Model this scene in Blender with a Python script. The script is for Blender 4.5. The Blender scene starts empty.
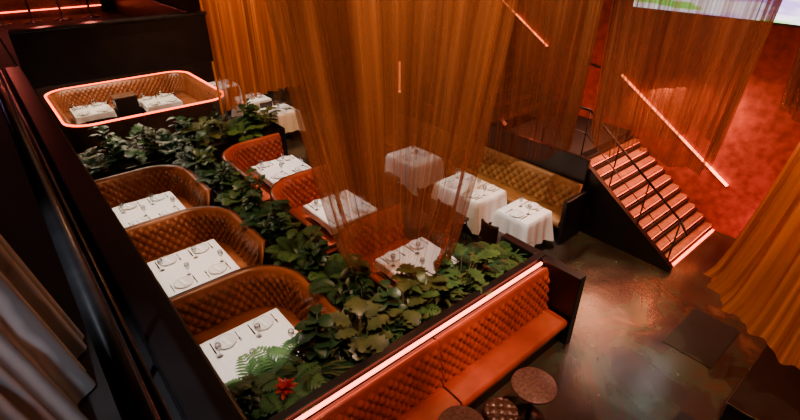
import bpy, math, random
from mathutils import Vector, Matrix
random.seed(7)
C = bpy.context.scene.collection
PI = math.pi

# ---------------------------------------------------------------- materials
def new_mat(name):
    m = bpy.data.materials.new(name); m.use_nodes = True
    nt = m.node_tree; b = nt.nodes["Principled BSDF"]
    return m, nt, b
def mat(name, c1, c2=None, rough=0.5, metal=0.0, scale=8, bump=0.0, bscale=60, spec=0.5, coat=0.0, sheen=0.0, p0=0.35, p1=0.65):
    m, nt, b = new_mat(name)
    c2 = c2 or tuple(x*0.7 for x in c1)
    tc = nt.nodes.new("ShaderNodeTexCoord")
    n = nt.nodes.new("ShaderNodeTexNoise"); n.inputs["Scale"].default_value = scale; n.inputs["Detail"].default_value = 5
    r = nt.nodes.new("ShaderNodeValToRGB")
    r.color_ramp.elements[0].position = p0; r.color_ramp.elements[1].position = p1
    r.color_ramp.elements[0].color = (*c2, 1); r.color_ramp.elements[1].color = (*c1, 1)
    nt.links.new(tc.outputs["Object"], n.inputs["Vector"])
    nt.links.new(n.outputs["Fac"], r.inputs["Fac"]); nt.links.new(r.outputs["Color"], b.inputs["Base Color"])
    b.inputs["Roughness"].default_value = rough; b.inputs["Metallic"].default_value = metal
    b.inputs["Specular IOR Level"].default_value = spec
    b.inputs["Coat Weight"].default_value = coat; b.inputs["Coat Roughness"].default_value = 0.25; b.inputs["Sheen Weight"].default_value = sheen
    if bump > 0:
        n2 = nt.nodes.new("ShaderNodeTexNoise"); n2.inputs["Scale"].default_value = bscale
        bp = nt.nodes.new("ShaderNodeBump"); bp.inputs["Strength"].default_value = bump; bp.inputs["Distance"].default_value = 0.01
        nt.links.new(tc.outputs["Object"], n2.inputs["Vector"])
        nt.links.new(n2.outputs["Fac"], bp.inputs["Height"]); nt.links.new(bp.outputs["Normal"], b.inputs["Normal"])
    return m
def emit(name, col, s):
    m, nt, b = new_mat(name)
    b.inputs["Base Color"].default_value = (*col, 1)
    b.inputs["Emission Color"].default_value = (*col, 1); b.inputs["Emission Strength"].default_value = s
    return m
def curtain_mat(name, c1, c2, dens, streak=200, gloss=0.3):
    m, nt, b = new_mat(name)
    out = nt.nodes["Material Output"]; nt.nodes.remove(b)
    uv = nt.nodes.new("ShaderNodeUVMap")
    mp = nt.nodes.new("ShaderNodeMapping"); mp.inputs["Scale"].default_value = (streak, 1.5, 1)
    n = nt.nodes.new("ShaderNodeTexNoise"); n.inputs["Scale"].default_value = 1.0; n.inputs["Detail"].default_value = 3
    r = nt.nodes.new("ShaderNodeValToRGB")
    r.color_ramp.elements[0].position = 0.35; r.color_ramp.elements[1].position = 0.65
    r.color_ramp.elements[0].color = (dens*0.72,)*3 + (1,); r.color_ramp.elements[1].color = (min(1, dens*1.25),)*3 + (1,)
    mp2 = nt.nodes.new("ShaderNodeMapping"); mp2.inputs["Scale"].default_value = (streak*0.3, 0.8, 1)
    n2 = nt.nodes.new("ShaderNodeTexNoise"); n2.inputs["Scale"].default_value = 1.0
    r2 = nt.nodes.new("ShaderNodeValToRGB")
    r2.color_ramp.elements[0].position = 0.36; r2.color_ramp.elements[1].position = 0.64
    r2.color_ramp.elements[0].color = (*c2, 1); r2.color_ramp.elements[1].color = (*c1, 1)
    d = nt.nodes.new("ShaderNodeBsdfDiffuse"); t = nt.nodes.new("ShaderNodeBsdfTranslucent"); tr = nt.nodes.new("ShaderNodeBsdfTransparent")
    g = nt.nodes.new("ShaderNodeBsdfGlossy"); g.inputs["Roughness"].default_value = 0.36
    mp3 = nt.nodes.new("ShaderNodeMapping"); mp3.inputs["Scale"].default_value = (streak*2.2, 160, 1)
    n3 = nt.nodes.new("ShaderNodeTexNoise"); n3.inputs["Scale"].default_value = 1.0
    bp = nt.nodes.new("ShaderNodeBump"); bp.inputs["Strength"].default_value = 0.7; bp.inputs["Distance"].default_value = 0.02
    mx = nt.nodes.new("ShaderNodeMixShader"); mx.inputs[0].default_value = 0.4
    mg = nt.nodes.new("ShaderNodeMixShader"); mg.inputs[0].default_value = gloss
    mx2 = nt.nodes.new("ShaderNodeMixShader")
    L = nt.links.new
    L(uv.outputs[0], mp3.inputs[0]); L(mp3.outputs[0], n3.inputs["Vector"]); L(n3.outputs["Fac"], bp.inputs["Height"]); L(bp.outputs["Normal"], g.inputs["Normal"])
    L(uv.outputs[0], mp.inputs[0]); L(mp.outputs[0], n.inputs["Vector"]); L(n.outputs["Fac"], r.inputs[0])
    L(uv.outputs[0], mp2.inputs[0]); L(mp2.outputs[0], n2.inputs["Vector"]); L(n2.outputs["Fac"], r2.inputs[0])
    L(r2.outputs[0], d.inputs[0]); L(r2.outputs[0], t.inputs[0]); L(r2.outputs[0], g.inputs[0])
    L(d.outputs[0], mx.inputs[1]); L(t.outputs[0], mx.inputs[2]); L(mx.outputs[0], mg.inputs[1]); L(g.outputs[0], mg.inputs[2])
    L(r.outputs[0], mx2.inputs[0]); L(tr.outputs[0], mx2.inputs[1]); L(mg.outputs[0], mx2.inputs[2])
    L(mx2.outputs[0], out.inputs[0])
    return m

M = {}
M['leather'] = mat("leather_copper", (0.33, 0.100, 0.032), (0.22, 0.060, 0.018), 0.28, scale=4, bump=0.15, bscale=90, coat=0.3)
M['leather_red'] = mat("leather_red_orange", (0.45, 0.085, 0.034), (0.32, 0.054, 0.020), 0.28, scale=4, bump=0.12, bscale=90, coat=0.3)
M['leather_tan'] = mat("leather_tan", (0.33, 0.17, 0.062), (0.24, 0.115, 0.040), 0.38, scale=4, bump=0.12, bscale=90)
M['button'] = mat("button_leather", (0.05, 0.012, 0.006), (0.03, 0.008, 0.004), 0.4, scale=10)
M['black'] = mat("black_lacquer", (0.012, 0.010, 0.011), (0.006, 0.005, 0.006), 0.35, scale=5)
M['blackmatte'] = mat("black_matte", (0.015, 0.012, 0.012), (0.008, 0.007, 0.007), 0.7, scale=5)
M['rail'] = mat("black_metal", (0.05, 0.05, 0.055), (0.03, 0.03, 0.033), 0.28, metal=0.6, scale=10)
M['cloth'] = mat("white_linen", (0.84, 0.81, 0.78), (0.78, 0.75, 0.72), 0.85, scale=20, bump=0.08, bscale=400)
M['china'] = mat("white_china", (0.72, 0.70, 0.68), (0.68, 0.66, 0.64), 0.12, scale=5)
M['steel'] = mat("steel", (0.24, 0.23, 0.22), (0.16, 0.15, 0.14), 0.25, metal=1.0, scale=15)
M['wood'] = mat("dark_wood", (0.16, 0.075, 0.04), (0.08, 0.035, 0.02), 0.35, scale=14)
M['topbrown'] = mat("brown_stone_top", (0.17, 0.10, 0.08), (0.07, 0.042, 0.035), 0.3, scale=30)
M['stoolleather'] = mat("dark_brown_leather", (0.07, 0.035, 0.022), (0.04, 0.02, 0.012), 0.32, scale=6)
M['soil'] = mat("soil", (0.03, 0.018, 0.01), (0.012, 0.008, 0.005), 0.95, scale=40, bump=0.8, bscale=60)
M['stem'] = mat("plant_stem", (0.08, 0.09, 0.03), (0.05, 0.04, 0.02), 0.6, scale=20)
M['wallred'] = mat("red_plaster", (0.32, 0.070, 0.050), (0.17, 0.030, 0.022), 0.7, scale=7, bump=0.6, bscale=22)
M['walldark'] = mat("dark_brown_wall", (0.07, 0.03, 0.02), (0.035, 0.015, 0.01), 0.8, scale=3)
M['tread'] = mat("brown_tread", (0.50, 0.19, 0.10), (0.34, 0.12, 0.06), 0.3, scale=12)
M['mat'] = mat("dark_rug", (0.022, 0.018, 0.015), (0.013, 0.010, 0.009), 0.8, scale=60)
M['led'] = emit("led_orange", (1.0, 0.09, 0.025), 7)
M['led_hot'] = emit("led_pink_white", (1.0, 0.15, 0.08), 11)
M['led_red'] = emit("led_red", (1.0, 0.10, 0.035), 9)
M['led_line'] = emit("led_wall_line", (1.0, 0.15, 0.04), 16)
M['lamp'] = emit("amber_lamp", (1.0, 0.18, 0.04), 6)
M['curtain'] = curtain_mat("sheer_bronze_mesh", (0.54, 0.24, 0.105), (0.25, 0.10, 0.042), 0.50)
M['curtain_dim'] = curtain_mat("sheer_brown_mesh", (0.38, 0.165, 0.075), (0.20, 0.078, 0.036), 0.62)
M['curtain_gold'] = curtain_mat("gold_mesh", (0.76, 0.30, 0.07), (0.42, 0.14, 0.030), 0.80)
def leafmat(name, c1, c2):
    return mat(name, c1, c2, 0.34, scale=7, p0=0.3, p1=0.7)
M['leaf1'] = leafmat("leaf_dark", (0.030, 0.090, 0.030), (0.010, 0.038, 0.016))
M['leaf2'] = leafmat("leaf_mid", (0.080, 0.18, 0.045), (0.025, 0.075, 0.024))
M['leaf3'] = leafmat("leaf_olive", (0.10, 0.13, 0.038), (0.034, 0.056, 0.020))
M['leafred'] = leafmat("leaf_red", (0.55, 0.03, 0.015), (0.3, 0.015, 0.01))
def stripe_mat():
    m, nt, b = new_mat("striped_grey_cloth"); L = nt.links.new
    uv = nt.nodes.new("ShaderNodeUVMap"); mp = nt.nodes.new("ShaderNodeMapping"); mp.inputs["Scale"].default_value = (6, 1.0, 1)
    w = nt.nodes.new("ShaderNodeTexWave"); w.inputs["Scale"].default_value = 3.0; w.inputs["Distortion"].default_value = 2.0
    r = nt.nodes.new("ShaderNodeValToRGB"); r.color_ramp.elements[0].position = 0.3; r.color_ramp.elements[0].color = (0.20, 0.20, 0.21, 1); r.color_ramp.elements[1].color = (0.46, 0.46, 0.48, 1)
    L(uv.outputs[0], mp.inputs[0]); L(mp.outputs[0], w.inputs["Vector"]); L(w.outputs["Fac"], r.inputs[0]); L(r.outputs[0], b.inputs["Base Color"]); b.inputs["Roughness"].default_value = 0.9
    return m
M['drape_grey'] = stripe_mat()
def glassmat(name, tint, f):
    m, nt, b = new_mat(name); out = nt.nodes["Material Output"]; nt.nodes.remove(b)
    t = nt.nodes.new("ShaderNodeBsdfTransparent"); t.inputs[0].default_value = (*tint, 1)
    g = nt.nodes.new("ShaderNodeBsdfGlossy"); g.inputs["Roughness"].default_value = 0.05
    lw = nt.nodes.new("ShaderNodeLayerWeight"); lw.inputs[0].default_value = f
    mx = nt.nodes.new("ShaderNodeMixShader")
    nt.links.new(lw.outputs["Facing"], mx.inputs[0]); nt.links.new(t.outputs[0], mx.inputs[1]); nt.links.new(g.outputs[0], mx.inputs[2])
    nt.links.new(mx.outputs[0], out.inputs[0]); return m
M['glass'] = glassmat("clear_glass", (0.82, 0.82, 0.82), 0.4)
def floor_mat():
    m, nt, b = new_mat("polished_marbled_concrete")
    L = nt.links.new
    tc = nt.nodes.new("ShaderNodeTexCoord")
    n = nt.nodes.new("ShaderNodeTexNoise"); n.inputs["Scale"].default_value = 0.8; n.inputs["Detail"].default_value = 7; n.inputs["Distortion"].default_value = 1.5; n.inputs["Roughness"].default_value = 0.55
    r = nt.nodes.new("ShaderNodeValToRGB"); cr = r.color_ramp; cr.interpolation = 'EASE'
    cr.elements[0].position = 0.34; cr.elements[0].color = (0.013, 0.010, 0.008, 1)
    cr.elements[1].position = 0.72; cr.elements[1].color = (0.16, 0.085, 0.040, 1)
    e = cr.elements.new(0.45); e.color = (0.032, 0.023, 0.016, 1)
    e = cr.elements.new(0.53); e.color = (0.040, 0.050, 0.030, 1)
    e = cr.elements.new(0.60); e.color = (0.058, 0.036, 0.022, 1)
    L(tc.outputs["Object"], n.inputs["Vector"]); L(n.outputs["Fac"], r.inputs[0]); L(r.outputs[0], b.inputs["Base Color"])
    n3 = nt.nodes.new("ShaderNodeTexNoise"); n3.inputs["Scale"].default_value = 1.6; n3.inputs["Detail"].default_value = 5
    mr = nt.nodes.new("ShaderNodeMapRange"); mr.inputs[3].default_value = 0.12; mr.inputs[4].default_value = 0.34
    L(tc.outputs["Object"], n3.inputs["Vector"]); L(n3.outputs["Fac"], mr.inputs[0]); L(mr.outputs[0], b.inputs["Roughness"])
    bp = nt.nodes.new("ShaderNodeBump"); bp.inputs["Strength"].default_value = 0.3; bp.inputs["Distance"].default_value = 0.04
    L(n3.outputs["Fac"], bp.inputs["Height"]); L(bp.outputs["Normal"], b.inputs["Normal"])
    b.inputs["Specular IOR Level"].default_value = 0.9
    return m
M['floor'] = floor_mat()

# ---------------------------------------------------------------- helpers
def mesh(name, vs, fs, mt, smooth=True, uvs=None, mi=None):
    me = bpy.data.meshes.new(name); me.from_pydata([tuple(v) for v in vs], [], fs)
    for x in (mt if isinstance(mt, list) else [mt]): me.materials.append(x)
    if smooth: me.polygons.foreach_set("use_smooth", [True]*len(me.polygons))
    if mi: me.polygons.foreach_set("material_index", mi)
    if uvs:
        l = me.uv_layers.new(name="UVMap")
        for lp in me.loops: l.data[lp.index].uv = uvs[lp.vertex_index]
    me.update(); return me
def obj(name, me, parent=None, loc=(0, 0, 0), rot=(0, 0, 0)):
    o = bpy.data.objects.new(name, me); C.objects.link(o); o.location = loc; o.rotation_euler = rot
    if parent: o.parent = parent
    return o
def tag(o, label, cat, group=None):
    o["label"] = label; o["category"] = cat
    if group: o["group"] = group
    return o
def thing(name, label, cat, loc=(0, 0, 0), rot=(0, 0, 0), group=None):
    return tag(obj(name, None, None, loc, rot), label, cat, group)
def struct(o): o["kind"] = "structure"; return o
def boxv(x0, x1, y0, y1, z0, z1, bev=0.0):
    import bmesh
    bm = bmesh.new(); bmesh.ops.create_cube(bm, size=1)
    for v in bm.verts:
        v.co = Vector(((x0+x1)/2+v.co.x*(x1-x0), (y0+y1)/2+v.co.y*(y1-y0), (z0+z1)/2+v.co.z*(z1-z0)))
    if bev > 0: bmesh.ops.bevel(bm, geom=list(bm.edges), offset=bev, segments=2, affect='EDGES', profile=0.5)
    bm.verts.index_update()
    vs = [v.co.copy() for v in bm.verts]; fs = [[v.index for v in f.verts] for f in bm.faces]
    bm.free(); return vs, fs
def box(name, d, mt, parent=None, bev=0.0, loc=(0, 0, 0), rot=(0, 0, 0)):
    vs, fs = boxv(*d, bev=bev); return obj(name, mesh(name, vs, fs, mt, smooth=False), parent, loc, rot)
def join(parts):
    V = []; F = []
    for vs, fs in parts:
        o = len(V); V += [Vector(v) for v in vs]; F += [[i+o for i in f] for f in fs]
    return V, F
def lathe(prof, n=24, cx=0, cy=0):
    vs = []; fs = []
    for r, z in prof:
        for i in range(n):
            a = 2*PI*i/n; vs.append(Vector((cx+r*math.cos(a), cy+r*math.sin(a), z)))
    for j in range(len(prof)-1):
        for i in range(n):
            fs.append([j*n+i, j*n+(i+1) % n, (j+1)*n+(i+1) % n, (j+1)*n+i])
    fs.append(list(range(n))[::-1]); fs.append([(len(prof)-1)*n+i for i in range(n)])
    return vs, fs
def tube(p0, p1, r, n=10):
    p0 = Vector(p0); p1 = Vector(p1); d = (p1-p0).normalized()
    a = d.orthogonal().normalized(); b = d.cross(a)
    vs = [p+(a*math.cos(2*PI*i/n)+b*math.sin(2*PI*i/n))*r for p in (p0, p1) for i in range(n)]
    fs = [[i, (i+1) % n, n+(i+1) % n, n+i] for i in range(n)]+[list(range(n))[::-1], [n+i for i in range(n)]]
    return vs, fs

# paths: list of (x,y,nx,ny,s)
def straight(p0, p1, nrm, s0=0, step=0.018):
    p0 = Vector(p0); p1 = Vector(p1); Ln = (p1-p0).length; k = max(1, int(Ln/step))
    return [((p0+(p1-p0)*i/k).x, (p0+(p1-p0)*i/k).y, nrm[0], nrm[1], s0+Ln*i/k) for i in range(k+1)]
def arc(c, r, a0, a1, s0=0, step=0.018):
    Ln = abs(a1-a0)*r; k = max(4, int(Ln/step))
    return [(c[0]+r*math.cos(a0+(a1-a0)*i/k), c[1]+r*math.sin(a0+(a1-a0)*i/k), -math.cos(a0+(a1-a0)*i/k), -math.sin(a0+(a1-a0)*i/k), s0+Ln*i/k) for i in range(k+1)]
def cat(*ps):
    out = list(ps[0])
    for p in ps[1:]:
        s = out[-1][4]-p[0][4]
        out += [(a, b, c, d, e+s) for a, b, c, d, e in p[1:]]
    return out
def jpath(x0, x1, yb, ye, r):
    return cat(straight((x0, yb), (x1-r, yb), (0, -1)), arc((x1-r, yb-r), r, PI/2, 0), straight((x1, yb-r), (x1, ye), (-1, 0)))
def mirror(path, cx=0): return [(2*cx-x, y, -nx, ny, s) for x, y, nx, ny, s in path]
def tufted(path, z0=0.40, z1=0.98, o0=0.16, o1=0.10, depth=0.042, dw=0.135, dh=0.16, top=1.05, rows=36):
    vs = []; fs = []; n = len(path)
    def ring(fn):
        for (x, y, nx, ny, s) in path:
            off, z = fn(s); vs.append(Vector((x+nx*off, y+ny*off, z)))
    R = 0
    for j in range(rows+1):
        t = j/rows; z = z0+(z1-z0)*t
        fade = min(1, t*8, (1-t)*8+0.25)
        def fn(s, t=t, z=z, fade=fade):
            a = s/dw+(z-z0)/dh; b = s/dw-(z-z0)/dh
            q = abs(math.sin(PI*a)*math.sin(PI*b))**0.45
            return o0+(o1-o0)*t+depth*q*fade, z
        ring(fn); R += 1
    for k in range(1, 7):
        a = k/6*PI*0.5
        ring(lambda s, a=a: (0.03+(o1-0.03)*math.cos(a), z1+(top-z1)*math.sin(a))); R += 1
    ring(lambda s: (0.0, top-0.02)); R += 1
    for j in range(R-1):
        for i in range(n-1): fs.append([j*n+i, j*n+i+1, (j+1)*n+i+1, (j+1)*n+i])
    fs.append([j*n for j in range(R)]); fs.append([j*n+n-1 for j in range(R)][::-1])
    mi = [0]*len(fs)
    S = path[-1][4]; k = 1
    while k*dh*0.5 < (z1-z0)-0.03:
        z = z0+k*dh*0.5; t = (z-z0)/(z1-z0); s = dw*0.5*(k % 2)
        while s < S-0.02:
            if s > 0.02:
                i = min(n-1, int(s/S*(n-1))); x, y, nx, ny, _ = path[i]; off = o0+(o1-o0)*t
                c = Vector((x+nx*(off+0.014), y+ny*(off+0.014), z)); tx, ty = -ny, nx; rr = 0.015
                b0 = len(vs); vs.append(c)
                for q in range(6):
                    aa = q*PI/3; vs.append(Vector((x+nx*off+tx*rr*math.cos(aa), y+ny*off+ty*rr*math.cos(aa), z+rr*math.sin(aa))))
                for q in range(6): fs.append([b0, b0+1+q, b0+1+(q+1) % 6]); mi.append(1)
            s += dw
        k += 1
    return vs, fs, mi
def sweep(path, prof, sub=1):
    p = path[::sub]
    if p[-1] is not path[-1]: p.append(path[-1])
    m = len(prof); vs = []; fs = []
    for (x, y, nx, ny, s) in p:
        for off, z in prof: vs.append(Vector((x+nx*off, y+ny*off, z)))
    for i in range(len(p)-1):
        for j in range(m):
            k = (j+1) % m; fs.append([i*m+j, i*m+k, (i+1)*m+k, (i+1)*m+j])
    fs.append(list(range(m))); fs.append([(len(p)-1)*m+j for j in range(m)][::-1])
    return vs, fs
SEATP = [(0.12, 0.33), (0.585, 0.33), (0.605, 0.35), (0.61, 0.40), (0.60, 0.44), (0.575, 0.462), (0.53, 0.47), (0.3, 0.472), (0.12, 0.465)]
def booth(name, path, label, loc, leather, group=None, led=None, seatp=SEATP, **kw):
    e = thing(name, label, "booth seat", loc, group=group)
    vs, fs, mi = tufted(path, **kw); obj("backrest", mesh("backrest", vs, fs, [leather, M['button']], mi=mi), e)
    vs, fs = sweep(path, seatp); obj("seat", mesh("seat", vs, fs, leather), e)
    w = seatp[1][0]
    vs, fs = sweep(path, [(0.02, 0), (w-0.06, 0), (w-0.06, 0.33), (0.02, 0.33)], 2); obj("base", mesh("base", vs, fs, M['black'], False), e)
    tp = kw.get('top', 1.05)
    vs, fs = sweep(path, [(-0.03, 0), (0.0, 0), (0.0, tp-0.02), (-0.03, tp-0.02)], 2); obj("back_panel", mesh("back_panel", vs, fs, M['stoolleather'], False), e)
    if led:
        vs, fs = sweep(path, [(-0.05, tp-0.02), (-0.01, tp-0.02), (-0.01, tp+0.015), (-0.05, tp+0.015)], 2); obj("led_strip", mesh("led_strip", vs, fs, led, False), e)
    return e
def copy_tree(o, loc, rot=None, label=None):
    n = o.copy(); C.objects.link(n); n.location = loc
    if rot is not None: n.rotation_euler = rot
    if label: n["label"] = label
    for ch in o.children:
        k = ch.copy(); C.objects.link(k); k.parent = n
    return n

# ---------------------------------------------------------------- room shell
struct(box("floor", (-4, 9.9, -2.5, 19, -0.1, 0), M['floor']))
struct(box("ceiling", (-4, 9.9, -2.5, 19, 7.2, 7.3), M['walldark']))
struct(box("wall_right", (9.6, 9.9, -2.5, 19, 0, 7.2), M['wallred']))
struct(box("wall_back", (-4, 9.6, 18.7, 19, 0, 7.2), M['walldark']))
struct(box("wall_left", (-4.3, -4, -2.5, 19, 0, 7.2), M['walldark']))
struct(box("wall_front", (-4, 9.6, -2.8, -2.5, 0, 7.2), M['walldark']))

# mezzanine
mz = thing("mezzanine_floor", "black painted mezzanine floor slab with raised edge", "mezzanine", (0, 0, 3.0))
box("slab", (-3.98, 0.30, -2.4, 18.6, 0, 0.12), M['blackmatte'], mz)
box("edge_kerb", (0.14, 0.33, -2.4, 8.84, 0.0, 0.30), M['black'], mz, bev=0.015)
bal = thing("balcony", "black balcony with solid dark parapet facing the booths", "balcony", (0, 0, 3.0))
box("slab", (0.34, 3.05, 9.0, 18.6, 0, 0.12), M['blackmatte'], bal)
box("parapet", (0.34, 3.1, 8.86, 8.98, -0.06, 0.72), M['black'], bal, bev=0.01)
box("parapet_cap", (0.34, 3.12, 8.82, 9.02, 0.725, 0.77), M['rail'], bal, bev=0.01)
box("side_parapet", (2.98, 3.1, 9.03, 18.6, 0.125, 0.72), M['black'], bal, bev=0.01)
rl = thing("mezzanine_railing", "black tubular handrail with thin posts on the mezzanine edge", "railing", (0, 0, 3.13))
vs, fs = tube((0.0, -1.5, 1.02), (0.0, 8.5, 1.02), 0.030, 16); obj("handrail", mesh("handrail", vs, fs, M['rail']), rl)
vs, fs = tube((0.05, -1.5, 0.80), (0.05, 8.5, 0.80), 0.012, 10); obj("lower_rail", mesh("lower_rail", vs, fs, M['rail']), rl)
for y in (-0.6, 1.9, 3.7, 5.5, 7.3):
    vs, fs = tube((0.03, y, 0.0), (0.01, y, 1.0), 0.015, 8); obj("post", mesh("post", vs, fs, M['rail']), rl)
def drape(name, x0, y0, x1, y1, z0, z1, amp, nf, mt, label, catg, rows=20, cols=120, hem=0.0, seed=0, flare=0.0):
    rnd = random.Random(seed); vs = []; uvs = []; fs = []
    d = Vector((x1-x0, y1-y0, 0)); n = Vector((-d.y, d.x, 0)).normalized()
    ph = [rnd.uniform(0, 6.28) for _ in range(4)]
    for j in range(rows+1):
        t = j/rows
        for i in range(cols+1):
            u = i/cols
            off = amp*(math.sin(nf*2*PI*u+ph[0])+0.5*math.sin(nf*4.7*PI*u+ph[1])+0.3*math.sin(nf*1.1*PI*u+ph[2]+t))*(1-0.3*t)+flare*(1-t)
            zz = z0+(z1-z0)*t+hem*(1-t)*math.sin(u*PI*1.3+ph[3])
            p = Vector((x0, y0, 0))+d*u+n*off; vs.append(Vector((p.x, p.y, zz))); uvs.append((u*d.length/5, t))
    for j in range(rows):
        for i in range(cols): a = j*(cols+1)+i; fs.append([a, a+1, a+cols+2, a+cols+1])
    return tag(obj(name, mesh(name, vs, fs, mt, True, uvs)), label, catg)
drape("pale_drape", -0.46, 0.9, -0.24, 2.5, 3.16, 3.95, 0.03, 5, M['drape_grey'], "pale grey striped fabric hanging behind the mezzanine rail", "drape", hem=0.02, flare=-0.14)

# ---------------------------------------------------------------- booths
YB = [5.35, 7.45, 9.55]
pl = jpath(-1.3, 0.95, 1.2, -0.50, 0.7)
labs = ["curved tufted copper leather booth beside the planter", "curved tufted copper leather booth between two similar booths", "curved tufted copper leather booth near the balcony parapet"]
b0 = booth("curved_booth", pl, labs[0], (1.30, YB[0]-1.2, 0), M['leather'], group="curved booths along the mezzanine")
for k in (1, 2): copy_tree(b0, (1.30, YB[k]-1.2, 0), label=labs[k])
pr = mirror(jpath(-0.55, 0.95, 1.2, -0.50, 0.7))
b1 = booth("curved_booth", pr, "curved tufted orange leather booth next to the leafy planter", (3.9, YB[0]-1.2, 0), M['leather_red'], group="curved booths along the planter")
for k in (1, 2): copy_tree(b1, (3.9, YB[k]-1.2, 0))
def rrect(x0, x1, y0, y1, r):
    return cat(straight((x0+1.6, y0), (x0+r, y0), (0, 1)), arc((x0+r, y0+r), r, 1.5*PI, PI),
               straight((x0, y0+r), (x0, y1-r), (1, 0)), arc((x0+r, y1-r), r, PI, PI/2), straight((x0+r, y1), (x1-r, y1), (0, -1)),
               arc((x1-r, y1-r), r, PI/2, 0), straight((x1, y1-r), (x1, y0+r), (-1, 0)), arc((x1-r, y0+r), r, 0, -PI/2), straight((x1-r, y0), (x0+1.62, y0), (0, 1)))
big = booth("corner_booth", rrect(-1.85, 1.95, -1.9, 1.8, 0.55), "large tufted orange booth ringed with a glowing red light strip", (2.75, 14.7, 0), M['leather'], led=M['led'], rows=20)
sc = thing("service_cabinet", "dark square service cabinet standing between two tables", "cabinet", (2.55, 14.85, 0))
box("body", (-0.28, 0.28, -0.2, 0.2, 0.05, 1.0), M['black'], sc, bev=0.01)
box("top", (-0.3, 0.3, -0.22, 0.22, 1.0, 1.04), M['wood'], sc, bev=0.008)
box("plinth", (-0.25, 0.25, -0.17, 0.17, 0, 0.05), M['blackmatte'], sc)

# foreground bench
SP = [(0.10, 0.33), (0.46, 0.33), (0.485, 0.35), (0.49, 0.40), (0.48, 0.44), (0.455, 0.462), (0.42, 0.47), (0.25, 0.472), (0.10, 0.465)]
for (xa, xb, lb) in ((0.62, 2.765, "long tufted red leather bench beside the round tables"), (2.785, 4.80, "tufted red leather bench ending at the black end panel")):
    w = xb-xa
    pth = straight((0, 0), (w, 0), (0, -1), step=0.014)
    kw = dict(dw=w/round(w/0.125), dh=0.145, z1=1.04, top=1.10, o0=0.15, o1=0.07, depth=0.036, rows=46)
    booth("leather_bench", pth, lb, (xa, 2.70, 0), M['leather_red'], group="red leather benches", seatp=SP, **kw)
pt = thing("low_partition", "black partition along the bench topped with a glowing strip", "partition", (0, 0, 0))
box("panel", (0.6, 4.83, 2.745, 2.80, 0, 1.10), M['black'], pt)
box("led_strip", (0.6, 4.80, 2.735, 2.765, 1.105, 1.135), M['led_hot'], pt)
box("ledge", (0.6, 4.98, 2.80, 2.90, 0, 1.17), M['black'], pt, bev=0.008)
box("end_panel", (4.84, 4.98, 2.19, 2.795, 0, 1.16), M['black'], pt, bev=0.012)
box("end_cap", (4.85, 4.99, 2.905, 3.5, 0, 1.16), M['black'], pt, bev=0.012)

# right banquette
pb = straight((0, 5.2), (0, 0), (-1, 0), step=0.02)
booth("wall_banquette", pb, "long tufted tan leather banquette against the stair landing", (7.47, 3.75, 0), M['leather_tan'], top=1.03, z1=0.97, dw=5.2/32, dh=0.19)
tag(box("banquette_end_panel", (6.88, 7.50, 3.66, 3.74, 0, 0.9), M['black'], bev=0.01), "black end panel closing the tan banquette", "panel")

# ---------------------------------------------------------------- planters & plants
def planter(x0, x1, y0, y1, h, label):
    e = thing("planter", label, "planter", ((x0+x1)/2, (y0+y1)/2, 0)); a = (x1-x0)/2; b = (y1-y0)/2
    t = 0.04; P = [boxv(-a, a, -b, -b+t, 0, h), boxv(-a, a, b-t, b, 0, h), boxv(-a, -a+t, -b+t, b-t, 0, h), boxv(a-t, a, -b+t, b-t, 0, h)]
    vs, fs = join(P); obj("box", mesh("box", vs, fs, M['black'], False), e)
    box("soil", (-a+t, a-t, -b+t, b-t, 0, h-0.08), M['soil'], e)
planter(0.6, 4.82, 2.92, 3.50, 0.95, "long black planter box along the red bench full of leafy plants")
planter(2.32, 2.84, 3.54, 9.95, 0.95, "long black planter box between two rows of booths")
planter(0.75, 5.0, 10.3, 11.3, 0.8, "black planter box in front of the large far booth")

def leaf(L, W, az, el, base, droop=0.5, fold=0.25, ns=6, lobes=0, roll=0.0):
    vs = []; fs = []
    ca, sa = math.cos(az), math.sin(az)
    p = Vector(base); ang = el; seg = L/ns
    side = Vector((-sa, ca, 0))
    side = (side*math.cos(roll)+Vector((0, 0, 1))*math.sin(roll))
    for i in range(ns+1):
        t = i/ns
        w = W*0.5*(math.sin(PI*min(1, t*0.93+0.05))**0.75)
        if lobes and i % 2: w *= 0.55
        up = Vector((-ca*math.sin(ang), -sa*math.sin(ang), math.cos(ang)))
        vs += [p+side*w+up*w*fold, p.copy(), p-side*w+up*w*fold]
        d = Vector((ca*math.cos(ang), sa*math.cos(ang), math.sin(ang)))
        p = p+d*seg; ang -= droop/ns
    for i in range(ns):
        a = i*3; fs += [[a, a+1, a+4, a+3], [a+1, a+2, a+5, a+4]]
    return vs, fs
def frond(L, az, el, base, n=14, lw=0.020, ll=0.12):
    parts = []; p = Vector(base); ang = el; seg = L/n
    for i in range(n):
        ca, sa = math.cos(az), math.sin(az)
        d = Vector((ca*math.cos(ang), sa*math.cos(ang), math.sin(ang)))
        t = i/n
        if t > 0.12:
            l = ll*math.sin(PI*(0.12+t*0.85))+0.02
            for sg in (1, -1): parts.append(leaf(l, lw*1.5, az+sg*1.05, ang*0.5+0.1, p, 0.6, 0.1, 3))
        q = p+d*seg; parts.append(tube(p, q, 0.003, 4)); p = q; ang -= 1.5/n
    return parts
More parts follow.
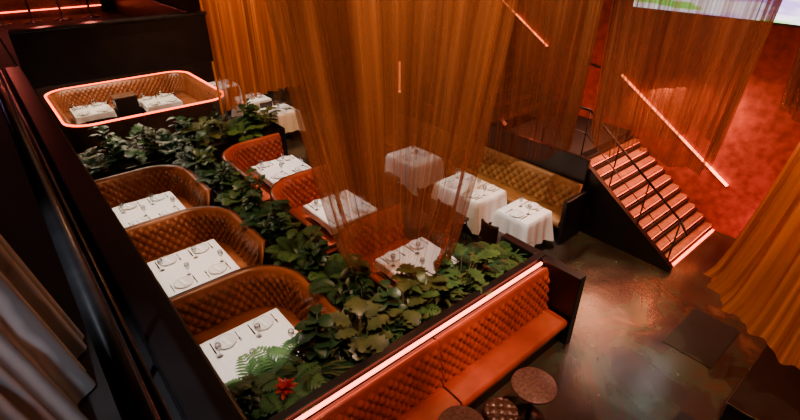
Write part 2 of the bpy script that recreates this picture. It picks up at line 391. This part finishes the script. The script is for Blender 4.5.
def plant_kind(kind, seed):
    r = random.Random(seed); P = []; S = []
    if kind == 'broad':
        for s in range(5):
            a = r.uniform(0, 6.28); q = r.uniform(0.04, 0.14); tip = Vector((q*math.cos(a), q*math.sin(a), r.uniform(0.22, 0.55)))
            S.append(tube((0, 0, -0.1), tip, 0.007, 6))
            for k in range(9):
                t = 0.25+0.75*k/8; b = tip*t; P.append(leaf(r.uniform(0.14, 0.21), r.uniform(0.10, 0.14), r.uniform(0, 6.28), r.uniform(0.0, 0.9), b, r.uniform(0.5, 1.2), 0.2, 6, roll=r.uniform(-0.4, 0.4)))
    elif kind == 'monstera':
        for k in range(17):
            a = r.uniform(0, 6.28); h = r.uniform(0.12, 0.5); q = r.uniform(0.05, 0.16); tip = Vector((q*math.cos(a), q*math.sin(a), h))
            S.append(tube((0, 0, -0.1), tip, 0.005, 5))
            P.append(leaf(r.uniform(0.20, 0.27), r.uniform(0.18, 0.24), a, r.uniform(-0.1, 0.6), tip, 0.7, 0.15, 9, lobes=1))
    elif kind == 'fern':
        for k in range(16):
            P += frond(r.uniform(0.32, 0.48), 2*PI*k/16+r.uniform(-0.2, 0.2), r.uniform(0.7, 1.35), (0, 0, 0.0))
        S.append(tube((0, 0, -0.1), (0, 0, 0.05), 0.02, 6))
    elif kind == 'bush':
        for s in range(9):
            a = r.uniform(0, 6.28); q = r.uniform(0.05, 0.18); tip = Vector((q*math.cos(a), q*math.sin(a), r.uniform(0.2, 0.52)))
            S.append(tube((0, 0, -0.1), tip, 0.005, 5))
            for k in range(13):
                t = 0.3+0.7*k/12; P.append(leaf(r.uniform(0.09, 0.13), r.uniform(0.04, 0.06), r.uniform(0, 6.28), r.uniform(-0.2, 1.0), tip*t, 0.6, 0.25, 4))
    elif kind == 'strap':
        for k in range(34):
            P.append(leaf(r.uniform(0.34, 0.52), r.uniform(0.024, 0.036), r.uniform(0, 6.28), r.uniform(0.9, 1.5), (0, 0, 0), r.uniform(1.2, 2.0), 0.3, 9))
        S.append(tube((0, 0, -0.1), (0, 0, 0.05), 0.02, 6))
    elif kind == 'brom':
        for k in range(16):
            P.append(leaf(r.uniform(0.10, 0.14), 0.045, 2*PI*k/16*2.4, 0.4+0.06*k, (0, 0, 0.2), 0.6, 0.3, 6))
        S.append(tube((0, 0, -0.1), (0, 0, 0.2), 0.012, 6))
    return join(P), join(S)
KIND = {}
DESC = {'broad': ("rubber_plant", "bushy plant with broad glossy rounded green leaves", ['leaf2', 'leaf1']),
        'monstera': ("monstera_plant", "plant with large split green leaves spilling over the planter", ['leaf2', 'leaf3']),
        'fern': ("fern", "arching feathery green fern in the planter", ['leaf1', 'leaf2']),
        'bush': ("leafy_shrub", "dense shrub with small dark green leaves", ['leaf1', 'leaf3']),
        'brom': ("bromeliad", "bright red bromeliad flower among the ferns", ['leafred', 'leafred']),
        'strap': ("grass_plant", "tufted plant with long thin strap leaves", ['leaf2', 'leaf3'])}
for k in DESC:
    for sd in (1, 2):
        (lv, lf), (sv, sf) = plant_kind(k, sd*11+len(k))
        mt = M[DESC[k][2][sd-1]]
        KIND[(k, sd)] = (mesh("foliage", lv, lf, mt, True), mesh("stem", sv, sf, M['stem'], True))
def add_plant(kind, x, y, z, s, rnd):
    sd = rnd.choice((1, 2)); fo, st = KIND[(kind, sd)]; nm, lb, _ = DESC[kind]
    o = obj(nm, None, None, (x, y, z), (rnd.uniform(-0.1, 0.1), rnd.uniform(-0.1, 0.1), rnd.uniform(0, 6.28))); o.scale = (s, s, s)
    tag(o, lb, "plant", nm.replace("_", " ")+"s in the planters")
    obj("foliage", fo, o); obj("stem", st, o)
rnd = random.Random(3)
x = 0.85
seqA = ['bush', 'fern', 'fern', 'fern', 'strap', 'broad', 'fern', 'strap', 'monstera', 'fern', 'strap', 'broad', 'monstera', 'fern', 'broad', 'monstera', 'strap', 'bush', 'monstera', 'fern']
i = 0
while x < 4.75:
    j = i % 2
    add_plant(seqA[i % len(seqA)], x+rnd.uniform(-0.03, 0.03), 3.20+0.14*j, 0.88, rnd.uniform(0.9, 1.25), rnd); i += 1
    x += 0.16
add_plant('brom', 1.14, 3.06, 1.02, 1.0, rnd)
y = 3.75
seqB = ['bush', 'broad', 'fern', 'fern', 'broad', 'bush', 'fern', 'monstera']
i = 0
while y < 9.9:
    add_plant(seqB[i % len(seqB)], 2.51+0.14*(i % 2)+rnd.uniform(-0.02, 0.02), y+rnd.uniform(-0.04, 0.04), 0.88, rnd.uniform(0.85, 1.2), rnd); i += 1
    y += 0.25
x = 0.95
while x < 4.9:
    for yy in (10.55, 11.0):
        add_plant(seqB[(i*3) % len(seqB)], x+rnd.uniform(-0.08, 0.08), yy+rnd.uniform(-0.06, 0.06), 0.73, rnd.uniform(1.0, 1.4), rnd); i += 1
    x += 0.38

# ---------------------------------------------------------------- tables
def cloth_mesh(hx, hy, drop, seed=0, z=0.755):
    r = random.Random(seed); N = 160; vs = []; fs = []
    per = []
    for i in range(N):
        t = i/N*4; k = int(t); f = t-k
        cs = [(-hx, -hy), (hx, -hy), (hx, hy), (-hx, hy)]
        a = cs[k]; b = cs[(k+1) % 4]; per.append((a[0]+(b[0]-a[0])*f, a[1]+(b[1]-a[1])*f, f))
    rings = [(0.0, 0, 0), (0.5, 0, 0), (0.97, 0, 0), (1.0, 0.0, 0.008)]
    for sc_, o, dz in rings:
        for (px, py, f) in per: vs.append(Vector((px*sc_, py*sc_, z-dz)))
    K = 7; ph = [r.uniform(0, 6.28) for _ in range(4)]
    for j in range(1, K+1):
        t = j/K
        for idx, (px, py, f) in enumerate(per):
            cd = min(f, 1-f); k = int(idx/N*4)
            nx, ny = [(0, -1), (1, 0), (0, 1), (-1, 0)][k]
            cr = max(0, 1-cd*5)
            dx, dy = px/hx, py/hy
            ox = nx*(1-cr*0.5)+dx*cr*0.5; oy = ny*(1-cr*0.5)+dy*cr*0.5
            wv = 0.5+0.5*math.sin(f*2*PI*3+ph[k])
            off = t*drop*(0.05+0.13*cr)+t*0.045*wv*min(1, drop*2)+0.006
            vs.append(Vector((px+ox*off, py+oy*off, z-0.012-drop*t*(1.0+0.14*cr))))
    R = len(rings)+K
    for j in range(R-1):
        for i in range(N): fs.append([j*N+i, j*N+(i+1) % N, (j+1)*N+(i+1) % N, (j+1)*N+i])
    return vs, fs
def table(hx, hy, loc, label):
    e = thing("dining_table", label, "table", loc, group="dining tables")
    box("tabletop", (-hx, hx, -hy, hy, 0.715, 0.75), M['wood'], e, bev=0.005)
    vs, fs = lathe([(0.045, 0.03), (0.04, 0.1), (0.04, 0.715)], 16); obj("pedestal", mesh("pedestal", vs, fs, M['rail']), e)
    vs, fs = lathe([(0.26, 0), (0.26, 0.015), (0.06, 0.03)], 24); obj("base", mesh("base", vs, fs, M['rail']), e)
def cloth(hx, hy, drop, loc, label, seed):
    vs, fs = cloth_mesh(hx+0.006, hy+0.006, drop, seed)
    tag(obj("tablecloth", mesh("tablecloth", vs, fs, M['cloth']), None, loc), label, "tablecloth", "white tablecloths")
pv, pf = lathe([(0.001, 0.004), (0.07, 0.002), (0.08, 0.004), (0.10, 0.011), (0.125, 0.020), (0.127, 0.024), (0.10, 0.015), (0.078, 0.007), (0.001, 0.006)], 28)
ME_plate = mesh("plate", pv, pf, M['china'])
gv, gf = lathe([(0.033, 0), (0.033, 0.003), (0.005, 0.008), (0.004, 0.08), (0.02, 0.095), (0.036, 0.125), (0.038, 0.155), (0.032, 0.19), (0.031, 0.19), (0.036, 0.155), (0.034, 0.127), (0.018, 0.1), (0.001, 0.093)], 16)
ME_glass = mesh("wine_glass", gv, gf, M['glass'])
kv, kf = join([boxv(-0.007, 0.007, -0.11, -0.02, 0, 0.006, 0.002), boxv(-0.010, 0.008, -0.02, 0.10, 0.001, 0.004, 0.001)]); ME_knife = mesh("knife", kv, kf, M['steel'])
kv, kf = join([boxv(-0.005, 0.005, -0.11, 0.03, 0, 0.005, 0.001), boxv(-0.012, 0.012, 0.03, 0.05, 0, 0.004, 0.001)]+[boxv(a-0.0015, a+0.0015, 0.05, 0.095, 0.001, 0.004) for a in (-0.01, -0.0033, 0.0033, 0.01)]); ME_fork = mesh("fork", kv, kf, M['steel'])
nvs = []
for j in range(3): nvs.append(boxv(-0.03+0.004*j, 0.03-0.004*j, -0.09+0.003*j, 0.09-0.003*j, 0.006*j, 0.006*j+0.005, 0.002))
nv, nf = join(nvs); ME_nap = mesh("napkin", nv, nf, M['cloth'])
def put(name, me, label, catg, grp, loc, rz):
    tag(obj(name, me, None, loc, (0, 0, rz)), label, catg, grp)
def setting(cx, cy, ang, dist):
    dx, dy = math.cos(ang), math.sin(ang); zz = 0.757
    px, py = cx+dx*dist, cy+dy*dist; rz = ang+PI/2
    sx, sy = -dy, dx
    put("plate", ME_plate, "round white plate set on the white tablecloth", "plate", "dinner plates", (px, py, zz), rz)
    put("napkin", ME_nap, "folded white linen napkin resting on a plate", "napkin", "folded napkins", (px, py, zz+0.0085), rz+0.2)
    put("knife", ME_knife, "polished steel knife beside the plate", "knife", "table knives", (px+sx*0.155, py+sy*0.155, zz), rz)
    put("fork", ME_fork, "polished steel fork beside the plate", "fork", "table forks", (px-sx*0.155, py-sy*0.155, zz), rz)
    gx, gy = px-dx*0.16+sx*0.13, py-dy*0.16+sy*0.13
    put("wine_glass", ME_glass, "clear stemmed wine glass on the tablecloth", "glass", "wine glasses", (gx, gy, zz), 0)
def tbl(cx, cy, hx, hy, drop, lab, seed, guests):
    table(hx, hy, (cx, cy, 0), "pedestal dining table "+lab); cloth(hx, hy, drop, (cx, cy, 0), "white linen tablecloth "+lab, seed)
    for (a, ox, oy, d) in guests: setting(cx+ox, cy+oy, a, d)
quad = [(PI/2, -0.24, 0, 0.33), (PI/2, 0.24, 0, 0.33), (-PI/2, -0.24, 0, 0.33), (-PI/2, 0.24, 0, 0.33)]
for k in range(3):
    tbl(1.31, YB[k]-1.2, 0.50, 0.50, 0.05, "inside a curved copper booth", k, quad)
    tbl(3.92, YB[k]-1.15, 0.46, 0.46, 0.12, "inside a curved orange booth", k+5, quad)
two = [(PI, 0, 0, 0.22), (0, 0, 0, 0.22)]
tbl(6.30, 4.12, 0.34, 0.32, 0.5, "next to the tan banquette end", 11, two)
tbl(6.25, 5.35, 0.38, 0.55, 0.5, "along the tan banquette", 12, [(PI, 0, 0.28, 0.23), (PI, 0, -0.28, 0.23), (0, 0, 0.28, 0.23), (0, 0, -0.28, 0.23)])
tbl(6.38, 7.1, 0.38, 0.46, 0.5, "by the far end of the tan banquette", 13, two)
tbl(1.72, 15.05, 0.45, 0.45, 0.15, "in the large far booth", 21, quad)
tbl(3.40, 14.75, 0.45, 0.45, 0.15, "in the large far booth beside a cabinet", 22, quad)
tbl(5.4, 15.2, 0.4, 0.4, 0.5, "beyond the large booth", 23, two)
tbl(5.5, 13.2, 0.4, 0.4, 0.5, "in the aisle by the hanging curtain", 24, two)
tbl(5.6, 11.75, 0.4, 0.4, 0.5, "in the aisle near the planter", 25, two)

def chair(loc, rz, label):
    e = thing("dining_chair", label, "chair", loc, (0, 0, rz), "dark dining chairs")
    box("seat", (-0.22, 0.22, -0.22, 0.22, 0.42, 0.48), M['stoolleather'], e, bev=0.02)
    vs = []; fs = []; n = 12
    for j in range(7):
        for i in range(n+1):
            a = (i/n-0.5)*1.4; z = 0.5+0.36*j/6; r = 0.27+0.02*j/6
            vs.append(Vector((r*math.sin(a), -0.02-r*math.cos(a)*0.9, z)))
    for j in range(6):
        for i in range(n): a = j*(n+1)+i; fs.append([a, a+1, a+n+2, a+n+1])
    o = obj("backrest", mesh("backrest", vs, fs, M['stoolleather']), e); m = o.modifiers.new("s", 'SOLIDIFY'); m.thickness = 0.035
    for sx in (-1, 1):
        for sy in (-1, 1):
            vs, fs = tube((sx*0.18, sy*0.18, 0.425), (sx*0.2, sy*0.2, 0), 0.014, 8); obj("leg", mesh("leg", vs, fs, M['rail']), e)
for (cx, cy) in ((5.6, 4.12), (5.52, 5.08), (5.52, 5.62), (5.62, 7.1)):
    chair((cx, cy, 0), -PI/2, "dark leather dining chair facing a white clothed table")
for (cx, cy) in ((5.4, 14.5), (5.5, 12.5), (6.25, 13.2)):
    chair((cx, cy, 0), 0 if cx < 6 else PI/2, "dark leather dining chair in the far aisle")

def ctable(loc, label):
    e = thing("cocktail_table", label, "table", loc, group="round cocktail tables")
    vs, fs = lathe([(0.24, 0.555), (0.25, 0.56), (0.255, 0.575), (0.25, 0.59), (0.24, 0.594), (0.001, 0.594)], 40); obj("tabletop", mesh("tabletop", vs, fs, M['topbrown']), e)
    vs, fs = lathe([(0.03, 0.02), (0.028, 0.1), (0.028, 0.53), (0.08, 0.555)], 16); obj("column", mesh("column", vs, fs, M['rail']), e)
    vs, fs = lathe([(0.2, 0), (0.2, 0.012), (0.05, 0.025)], 32); obj("base", mesh("base", vs, fs, M['rail']), e)
ctable((3.50, 1.82, 0), "round brown stone cocktail table by the red bench")
ctable((2.50, 1.98, 0), "round brown stone cocktail table beside a tufted stool")
e = thing("tufted_stool", "round dark brown tufted leather stool between cocktail tables", "stool", (3.05, 1.90, 0))
vs = []; fs = []; n = 120; R = 24
for j in range(R+1):
    t = j/R; z = 0.05+0.36*t
    for i in range(n):
        a = 2*PI*i/n; s = a/(2*PI)*9; q = abs(math.sin(PI*(s+t*3))*math.sin(PI*(s-t*3)))**0.5
        r = 0.175+0.03*q; vs.append(Vector((r*math.cos(a), r*math.sin(a), z)))
for k in range(1, 15):
    rr = 0.19*(1-k/14)+0.001
    for i in range(n):
        a = 2*PI*i/n; X = rr*math.cos(a)/0.13; Y = rr*math.sin(a)/0.13
        q = abs(math.sin(PI*(X+Y)+PI/2)*math.sin(PI*(X-Y)+PI/2))**0.5
        vs.append(Vector((rr*math.cos(a), rr*math.sin(a), 0.435+0.022*q+0.01*k/14)))
for j in range(R+14):
    for i in range(n): fs.append([j*n+i, j*n+(i+1) % n, (j+1)*n+(i+1) % n, (j+1)*n+i])
obj("seat", mesh("seat", vs, fs, M['stoolleather']), e)
vs, fs = lathe([(0.17, 0), (0.17, 0.05)], 32); obj("base", mesh("base", vs, fs, M['black']), e)

# ---------------------------------------------------------------- staircase
def stairs(y0, z0, n, rh, run, label, led=True):
    e = thing("staircase", label, "stairs", (7.66, y0, z0)); w = 1.90
    for i in range(n):
        z = rh*(i+1); y = run*i
        box("tread", (0.05, w, y-0.02, y+run-0.075, z-0.035, z), M['tread'] if led else M['wood'], e, bev=0.006)
        box("riser", (0.05, w, y+run-0.07, y+run-0.055, z-0.035, z+rh-0.055), M['blackmatte'], e)
        if led: box("led_strip", (0.08, w-0.02, y-0.016, y+0.008, z-0.050, z-0.037), M['led_red'], e)
    H = n*rh; Ln = n*run
    P = [(-0.12, 0), (-0.12, 0.1), (Ln-0.05, H+0.13), (Ln, H+0.13), (Ln, 0)]
    vs = [Vector((x, a, b)) for x in (-0.06, 0.04) for a, b in P]; k = len(P)
    fs = [list(range(k))[::-1], [k+i for i in range(k)]]+[[i, (i+1) % k, k+(i+1) % k, k+i] for i in range(k)]
    obj("stringer", mesh("stringer", vs, fs, M['black'], False), e)
    return e
e = stairs(2.12, 0, 10, 0.131, 0.19, "red lit staircase with brown treads rising to a landing")
box("led_strip", (0.0, 1.9, -0.085, -0.05, 0.002, 0.03), M['led_red'], e)
stairs(5.85, 1.44, 10, 0.18, 0.27, "second dark wooden stair flight rising from the landing", False)
tag(box("stair_landing", (7.62, 9.58, 4.06, 5.72, 0, 1.44), M['blackmatte'], bev=0.01), "black stair landing next to the tan banquette", "landing")
tag(box("landing_parapet", (7.51, 7.59, 3.76, 9.2, 0, 1.48), M['black'], bev=0.01), "black ledge wall backing the tan banquette", "partition")
e = thing("stair_railing", "thin black metal stair railing with slanted handrail", "railing", (7.65, 2.1, 0))
vs, fs = join([tube((0, 0.0, 0.95), (0, 1.9, 2.3), 0.02), tube((0, 1.9, 2.3), (0, 3.6, 2.3), 0.02), tube((0, -0.15, 0.75), (0, 0.0, 0.95), 0.02)]); obj("handrail", mesh("handrail", vs, fs, M['rail']), e)
vs, fs = join([tube((0, 0.0, 0.5), (0, 1.9, 1.88), 0.009), tube((0, 1.9, 1.88), (0, 3.6, 1.88), 0.009)]); obj("mid_rail", mesh("mid_rail", vs, fs, M['rail']), e)
for (y, za, zb) in ((0, 0.12, 0.95), (0.63, 0.58, 1.4), (1.26, 1.06, 1.85), (1.9, 1.46, 2.3), (2.75, 1.46, 2.3), (3.6, 1.46, 2.3)):
    vs, fs = tube((0, y, za), (0, y, zb), 0.013, 8); obj("post", mesh("post", vs, fs, M['rail']), e)
e = thing("wall_handrail", "glowing orange light strip handrail following the stairs on the wall", "handrail", (9.56, 2.1, 0.95))
vs, fs = join([tube((0, 0, 0), (0, 2.4, 1.53), 0.022), tube((0, 4.2, 1.8), (0, 6.4, 3.1), 0.018)]); obj("led_strip", mesh("led_strip", vs, fs, M['led_line']), e)
vs, fs = join([tube((0.02, 0, -0.03), (0.02, 2.4, 1.50), 0.02), tube((0.02, 2.4, 1.50), (0.02, 4.2, 1.77), 0.02), tube((0.02, 4.2, 1.77), (0.02, 6.4, 3.07), 0.02)]); obj("bracket_rail", mesh("bracket_rail", vs, fs, M['rail']), e)
struct(box("trim_1", (7.56, 7.98, 9.27, 9.65, 0, 7.15), M['walldark']))
e = thing("wall_lamp", "tall narrow amber strip lamp fixed to a dark pillar", "lamp", (7.75, 9.26, 0.5))
box("housing", (-0.06, 0.06, -0.035, 0.0, 0, 1.7), M['black'], e)
box("lamp_glass", (-0.03, 0.03, -0.05, -0.036, 0.03, 1.67), M['lamp'], e)

# ---------------------------------------------------------------- curtains
def funnel(center, z0, z1, r0, r1, nf, amp, mt, label, seed=0, p=1.0, hem=0.08, cols=320, rows=36):
    r = random.Random(seed); ph = [r.uniform(0, 6.28) for _ in range(6)]; vs = []; fs = []; uvs = []
    for j in range(rows+1):
        t = j/rows
        R = r0+(r1-r0)*t**p
        for i in range(cols+1):
            a = 2*PI*i/cols
            w = amp*(math.sin(nf*a+ph[0])+0.5*math.sin(nf*2*a+ph[1]+t*1.5)+0.8*math.sin(3*a+ph[2]+t*2))
            RR = R+w
            z = z0+(z1-z0)*t+(1-t)*hem*(math.sin(3*a+ph[3])+0.4*math.sin(7*a+ph[4]))
            vs.append(Vector((RR*math.cos(a), RR*math.sin(a), z-z0))); uvs.append((i/cols*1.0, t))
    for j in range(rows):
        for i in range(cols): a = j*(cols+1)+i; fs.append([a, a+1, a+cols+2, a+cols+1])
    return tag(obj("sheer_curtain", mesh("sheer_curtain", vs, fs, mt, True, uvs), None, (center[0], center[1], z0)), label, "curtain", "hanging mesh curtains")
funnel((3.25, 3.95), 1.42, 7.0, 0.60, 1.42, 12, 0.05, M['curtain'], "sheer bronze mesh curtain hanging in folds over the planter", 1, 0.75)
funnel((5.86, 4.30), 2.15, 7.0, 0.90, 1.08, 12, 0.045, M['curtain_dim'], "sheer brown mesh curtain hanging over the banquette tables", 2, 0.8)
funnel((7.38, 2.75), 2.15, 7.0, 0.82, 1.05, 13, 0.045, M['curtain_dim'], "sheer dark brown mesh curtain over the stair foot", 3, 0.7, hem=0.14)
funnel((6.55, 0.15), 1.05, 7.0, 1.05, 0.35, 18, 0.045, M['curtain_gold'], "golden orange mesh curtain flaring toward its hem", 4, 0.6)
funnel((8.55, 0.95), 2.75, 7.0, 0.60, 0.85, 12, 0.04, M['curtain_dim'], "sheer brown mesh curtain hanging before the red wall", 6, 0.8)
drape("mesh_drape", 3.5, 10.4, 6.4, 11.4, 1.45, 7.0, 0.09, 9, M['curtain_gold'], "golden pleated mesh drape beside the balcony", "curtain", seed=5, cols=260, hem=0.1)
drape("mesh_drape", 5.0, 6.9, 7.3, 6.0, 2.5, 7.0, 0.08, 7, M['curtain_dim'], "brown sheer drape hanging above the banquette", "curtain", seed=8, cols=220, hem=0.15)
drape("mesh_drape", 6.2, 13.2, 9.5, 13.0, 0.05, 7.0, 0.08, 10, M['curtain_dim'], "tall brown drape closing the far dining aisle", "curtain", seed=9, cols=220)

# ---------------------------------------------------------------- screen, mats, plinth
def screen_mat():
    m, nt, b = new_mat("lit_screen"); L = nt.links.new
    tc = nt.nodes.new("ShaderNodeTexCoord"); mp = nt.nodes.new("ShaderNodeMapping"); mp.inputs["Scale"].default_value = (1, 0.7, 4)
    n = nt.nodes.new("ShaderNodeTexNoise"); n.inputs["Scale"].default_value = 1.2
    r = nt.nodes.new("ShaderNodeValToRGB"); cr = r.color_ramp
    cr.elements[0].position = 0.36; cr.elements[0].color = (0.50, 0.30, 0.75, 1)
    cr.elements[1].position = 0.62; cr.elements[1].color = (0.20, 0.70, 0.12, 1)
    e = cr.elements.new(0.45); e.color = (0.88, 0.76, 0.93, 1)
    e = cr.elements.new(0.55); e.color = (0.98, 0.93, 0.88, 1)
    L(tc.outputs["Object"], mp.inputs[0]); L(mp.outputs[0], n.inputs["Vector"]); L(n.outputs["Fac"], r.inputs[0])
    L(r.outputs[0], b.inputs["Emission Color"]); b.inputs["Emission Strength"].default_value = 3.5; b.inputs["Base Color"].default_value = (0, 0, 0, 1)
    return m
e = thing("wall_screen", "large lit video screen glowing white violet and green on the wall", "screen", (9.58, 2.7, 3.74))
box("frame", (-0.05, 0.0, -1.9, 1.9, -0.04, 1.6), M['black'], e, bev=0.005)
box("display", (-0.06, -0.051, -1.87, 1.87, 0.0, 1.56), screen_mat(), e)
tag(box("floor_mat", (5.95, 7.0, 0.72, 1.35, 0.0, 0.012), M['mat'], bev=0.003), "dark rectangular mat on the polished floor", "mat", "dark floor mats")
tag(box("floor_mat", (4.35, 5.0, 0.25, 0.7, 0.0, 0.012), M['mat'], bev=0.003), "small dark mat on the polished floor", "mat", "dark floor mats")
e = thing("low_plinth", "low black plinth beneath the golden curtain", "plinth", (6.1, -0.1, 0))
box("body", (-0.9, 0.9, -0.7, 0.45, 0.0, 0.30), M['blackmatte'], e, bev=0.01)
box("top", (-0.92, 0.92, -0.72, 0.47, 0.30, 0.33), M['black'], e, bev=0.008)

e = thing("bar_counter", "dark bar counter edged with a red light strip on the balcony", "bar", (0, 15.2, 3.12))
box("body", (-1.5, 2.7, 0, 0.6, 0, 1.0), M['wood'], e)
box("top", (-1.55, 2.75, -0.05, 0.65, 1.0, 1.05), M['wood'], e, bev=0.01)
box("led_strip", (-1.5, 2.7, -0.03, -0.005, 0.16, 0.18), M['led_red'], e)
for xx in (-0.9, -0.2, 0.5, 1.1, 1.7, 2.3):
    e = thing("bar_stool", "dark bar stool at the balcony counter", "stool", (xx, 14.5, 3.12), group="balcony bar stools")
    vs, fs = lathe([(0.19, 0.7), (0.2, 0.73), (0.19, 0.78), (0.05, 0.79)], 20); obj("seat", mesh("seat", vs, fs, M['stoolleather']), e)
    vs, fs = lathe([(0.2, 0), (0.2, 0.01), (0.03, 0.03), (0.02, 0.7)], 20); obj("pedestal", mesh("pedestal", vs, fs, M['rail']), e)

# ---------------------------------------------------------------- lights
def spot(loc, tgt, power, col=(1, 0.86, 0.7), ang=30, blend=0.5, size=0.05):
    l = bpy.data.lights.new("spot", 'SPOT'); l.energy = power; l.color = col; l.spot_size = math.radians(ang); l.spot_blend = blend; l.shadow_soft_size = size
    o = bpy.data.objects.new("spot_light", l); C.objects.link(o); o.location = loc
    o.rotation_euler = (Vector(tgt)-Vector(loc)).to_track_quat('-Z', 'Y').to_euler()
def area(loc, tgt, power, col, sx, sy):
    l = bpy.data.lights.new("area", 'AREA'); l.energy = power; l.color = col; l.shape = 'RECTANGLE'; l.size = sx; l.size_y = sy
    o = bpy.data.objects.new("area_light", l); C.objects.link(o); o.location = loc
    o.rotation_euler = (Vector(tgt)-Vector(loc)).to_track_quat('-Z', 'Y').to_euler()
def point(loc, power, col, size=0.1):
    l = bpy.data.lights.new("point", 'POINT'); l.energy = power; l.color = col; l.shadow_soft_size = size
    o = bpy.data.objects.new("point_light", l); C.objects.link(o); o.location = loc
W = (1, 0.89, 0.80); W2 = (1, 0.86, 0.70); O = (1, 0.46, 0.18)
for k in range(3):
    cy = YB[k]-1.2
    spot((1.3, cy-0.2, 6.9) if k < 2 else (1.2, 7.9, 6.9), (1.3, cy, 0.75), 1800, W, 15, 0.4)
    spot((2.0, cy+0.1, 6.9) if k < 2 else (2.4, 8.2, 6.9), (1.7, cy+0.6, 0.8), 700, (1, 0.58, 0.30), 30, 0.8)
    spot((4.9, cy+0.6, 6.9), (3.9, cy, 0.75), 2200, W, 14, 0.4)
    spot((4.6, cy+0.2, 6.9), (3.7, cy+1.0, 0.8), 850, (1, 0.42, 0.18), 22, 0.7)
for cy in (4.12, 5.35, 7.1): spot((4.9, cy-0.2, 6.9), (6.28, cy, 0.75), 3000, W, 13, 0.4)
spot((4.7, 6.4, 6.9), (7.3, 5.6, 0.6), 1200, (1, 0.70, 0.42), 46, 0.9)
spot((4.8, 2.9, 6.9), (7.2, 4.2, 0.6), 900, (1, 0.70, 0.42), 30, 0.9)
for (px, py, p) in ((1.2, 2.3, 280), (2.2, 2.2, 400), (3.0, 2.1, 420), (3.8, 2.2, 560), (4.5, 2.4, 600)):
    spot((px, py, 6.9), (px+0.1, 3.25, 1.2), p, W2, 13, 0.6)
for py in (4.8, 6.2, 8.0): spot((2.0, py-0.4, 6.9), (2.58, py, 1.2), 240, W2, 16, 0.8)
# front bench
spot((2.2, 0.6, 6.9), (2.3, 2.5, 0.6), 850, (1, 0.40, 0.26), 30, 0.8)
spot((4.3, 0.6, 6.9), (4.0, 2.5, 0.6), 1650, (1, 0.42, 0.27), 28, 0.8)
# floor right
spot((5.8, 2.3, 6.9), (5.7, 2.3, 0), 1900, (1, 0.76, 0.50), 26, 1.0)
spot((4.6, 1.4, 6.9), (5.1, 1.4, 0), 900, (0.5, 1, 0.5), 15, 1.0)
spot((4.2, 0.6, 6.9), (4.6, 0.95, 0), 800, (1, 0.6, 0.75), 15, 1.0)
spot((7.2, 0.9, 6.9), (7.4, 0.9, 0), 300, (1, 0.5, 0.38), 40, 0.9)
# far booth under balcony
area((2.4, 14.9, 2.9), (2.4, 14.9, 0), 150, (1, 0.74, 0.50), 2.2, 2.2)
area((2.2, 10.7, 2.9), (2.2, 10.7, 0), 26, (1, 0.8, 0.6), 2.0, 0.6)
spot((5.4, 13.5, 6.9), (5.4, 13.5, 0), 1600, W, 45, 0.7)
# curtains
spot((2.6, 0.9, 6.0), (3.2, 3.9, 4.0), 650, O, 60, 0.9)
spot((2.0, 2.0, 6.9), (3.0, 3.7, 2.4), 600, O, 40, 0.9)
point((3.25, 3.95, 6.3), 150, O)
point((3.25, 3.95, 2.6), 10, (1, 0.28, 0.09))
spot((4.4, 1.6, 6.6), (6.0, 4.0, 4.0), 560, O, 50, 0.9)
point((5.86, 4.30, 6.3), 90, O)
spot((5.6, 0.4, 6.8), (7.4, 2.7, 3.4), 600, (1, 0.38, 0.13), 45, 0.9)
point((7.38, 2.75, 3.2), 18, (1, 0.26, 0.08))
point((6.55, 0.15, 3.6), 80, O)
spot((4.2, -0.4, 6.6), (6.3, 0.2, 2.2), 1800, (1, 0.50, 0.22), 45, 0.9)
spot((4.5, 8.6, 6.9), (4.6, 10.9, 2.6), 2000, O, 45, 0.9)
spot((7.0, 10.6, 6.9), (7.6, 13.0, 2.6), 1100, O, 60, 0.9)
# red wall and stairs
area((8.9, 1.2, 0.3), (9.6, 1.6, 1.5), 40, (1, 0.10, 0.07), 0.4, 2.5)
spot((8.9, -0.8, 6.9), (9.6, 1.0, 1.4), 650, (1, 0.20, 0.12), 50, 0.9)
area((8.6, 3.4, 2.7), (8.55, 2.9, 0.6), 110, (1, 0.32, 0.15), 1.2, 1.2)
point((8.4, 5.6, 2.2), 45, (1, 0.13, 0.05))
point((9.2, 2.6, 2.2), 30, (1, 0.22, 0.07))
for xx in (0.2, 1.2, 2.2): point((xx, 14.2, 4.3), 25, (1, 0.16, 0.12))
point((-2.6, 13.5, 4.4), 15, (0.8, 0.4, 1.0))
spot((-0.75, 0.9, 6.3), (-0.30, 1.6, 3.6), 330, (0.88, 0.90, 1.0), 30, 0.8)

w = bpy.data.worlds.new("world"); bpy.context.scene.world = w; w.use_nodes = True
w.node_tree.nodes["Background"].inputs[0].default_value = (0.05, 0.025, 0.015, 1); w.node_tree.nodes["Background"].inputs[1].default_value = 0.5
area((4.5, 6.0, 7.1), (4.5, 6.0, 0), 70, (1, 0.55, 0.34), 6, 8)

cam = bpy.data.cameras.new("cam"); co = bpy.data.objects.new("camera", cam); C.objects.link(co)
cam.sensor_width = 36; cam.lens = 21.6; cam.clip_start = 0.05
co.location = (0, 0, 5.0); co.rotation_euler = (math.radians(59.57), 0, math.radians(-40.1))
bpy.context.scene.camera = co
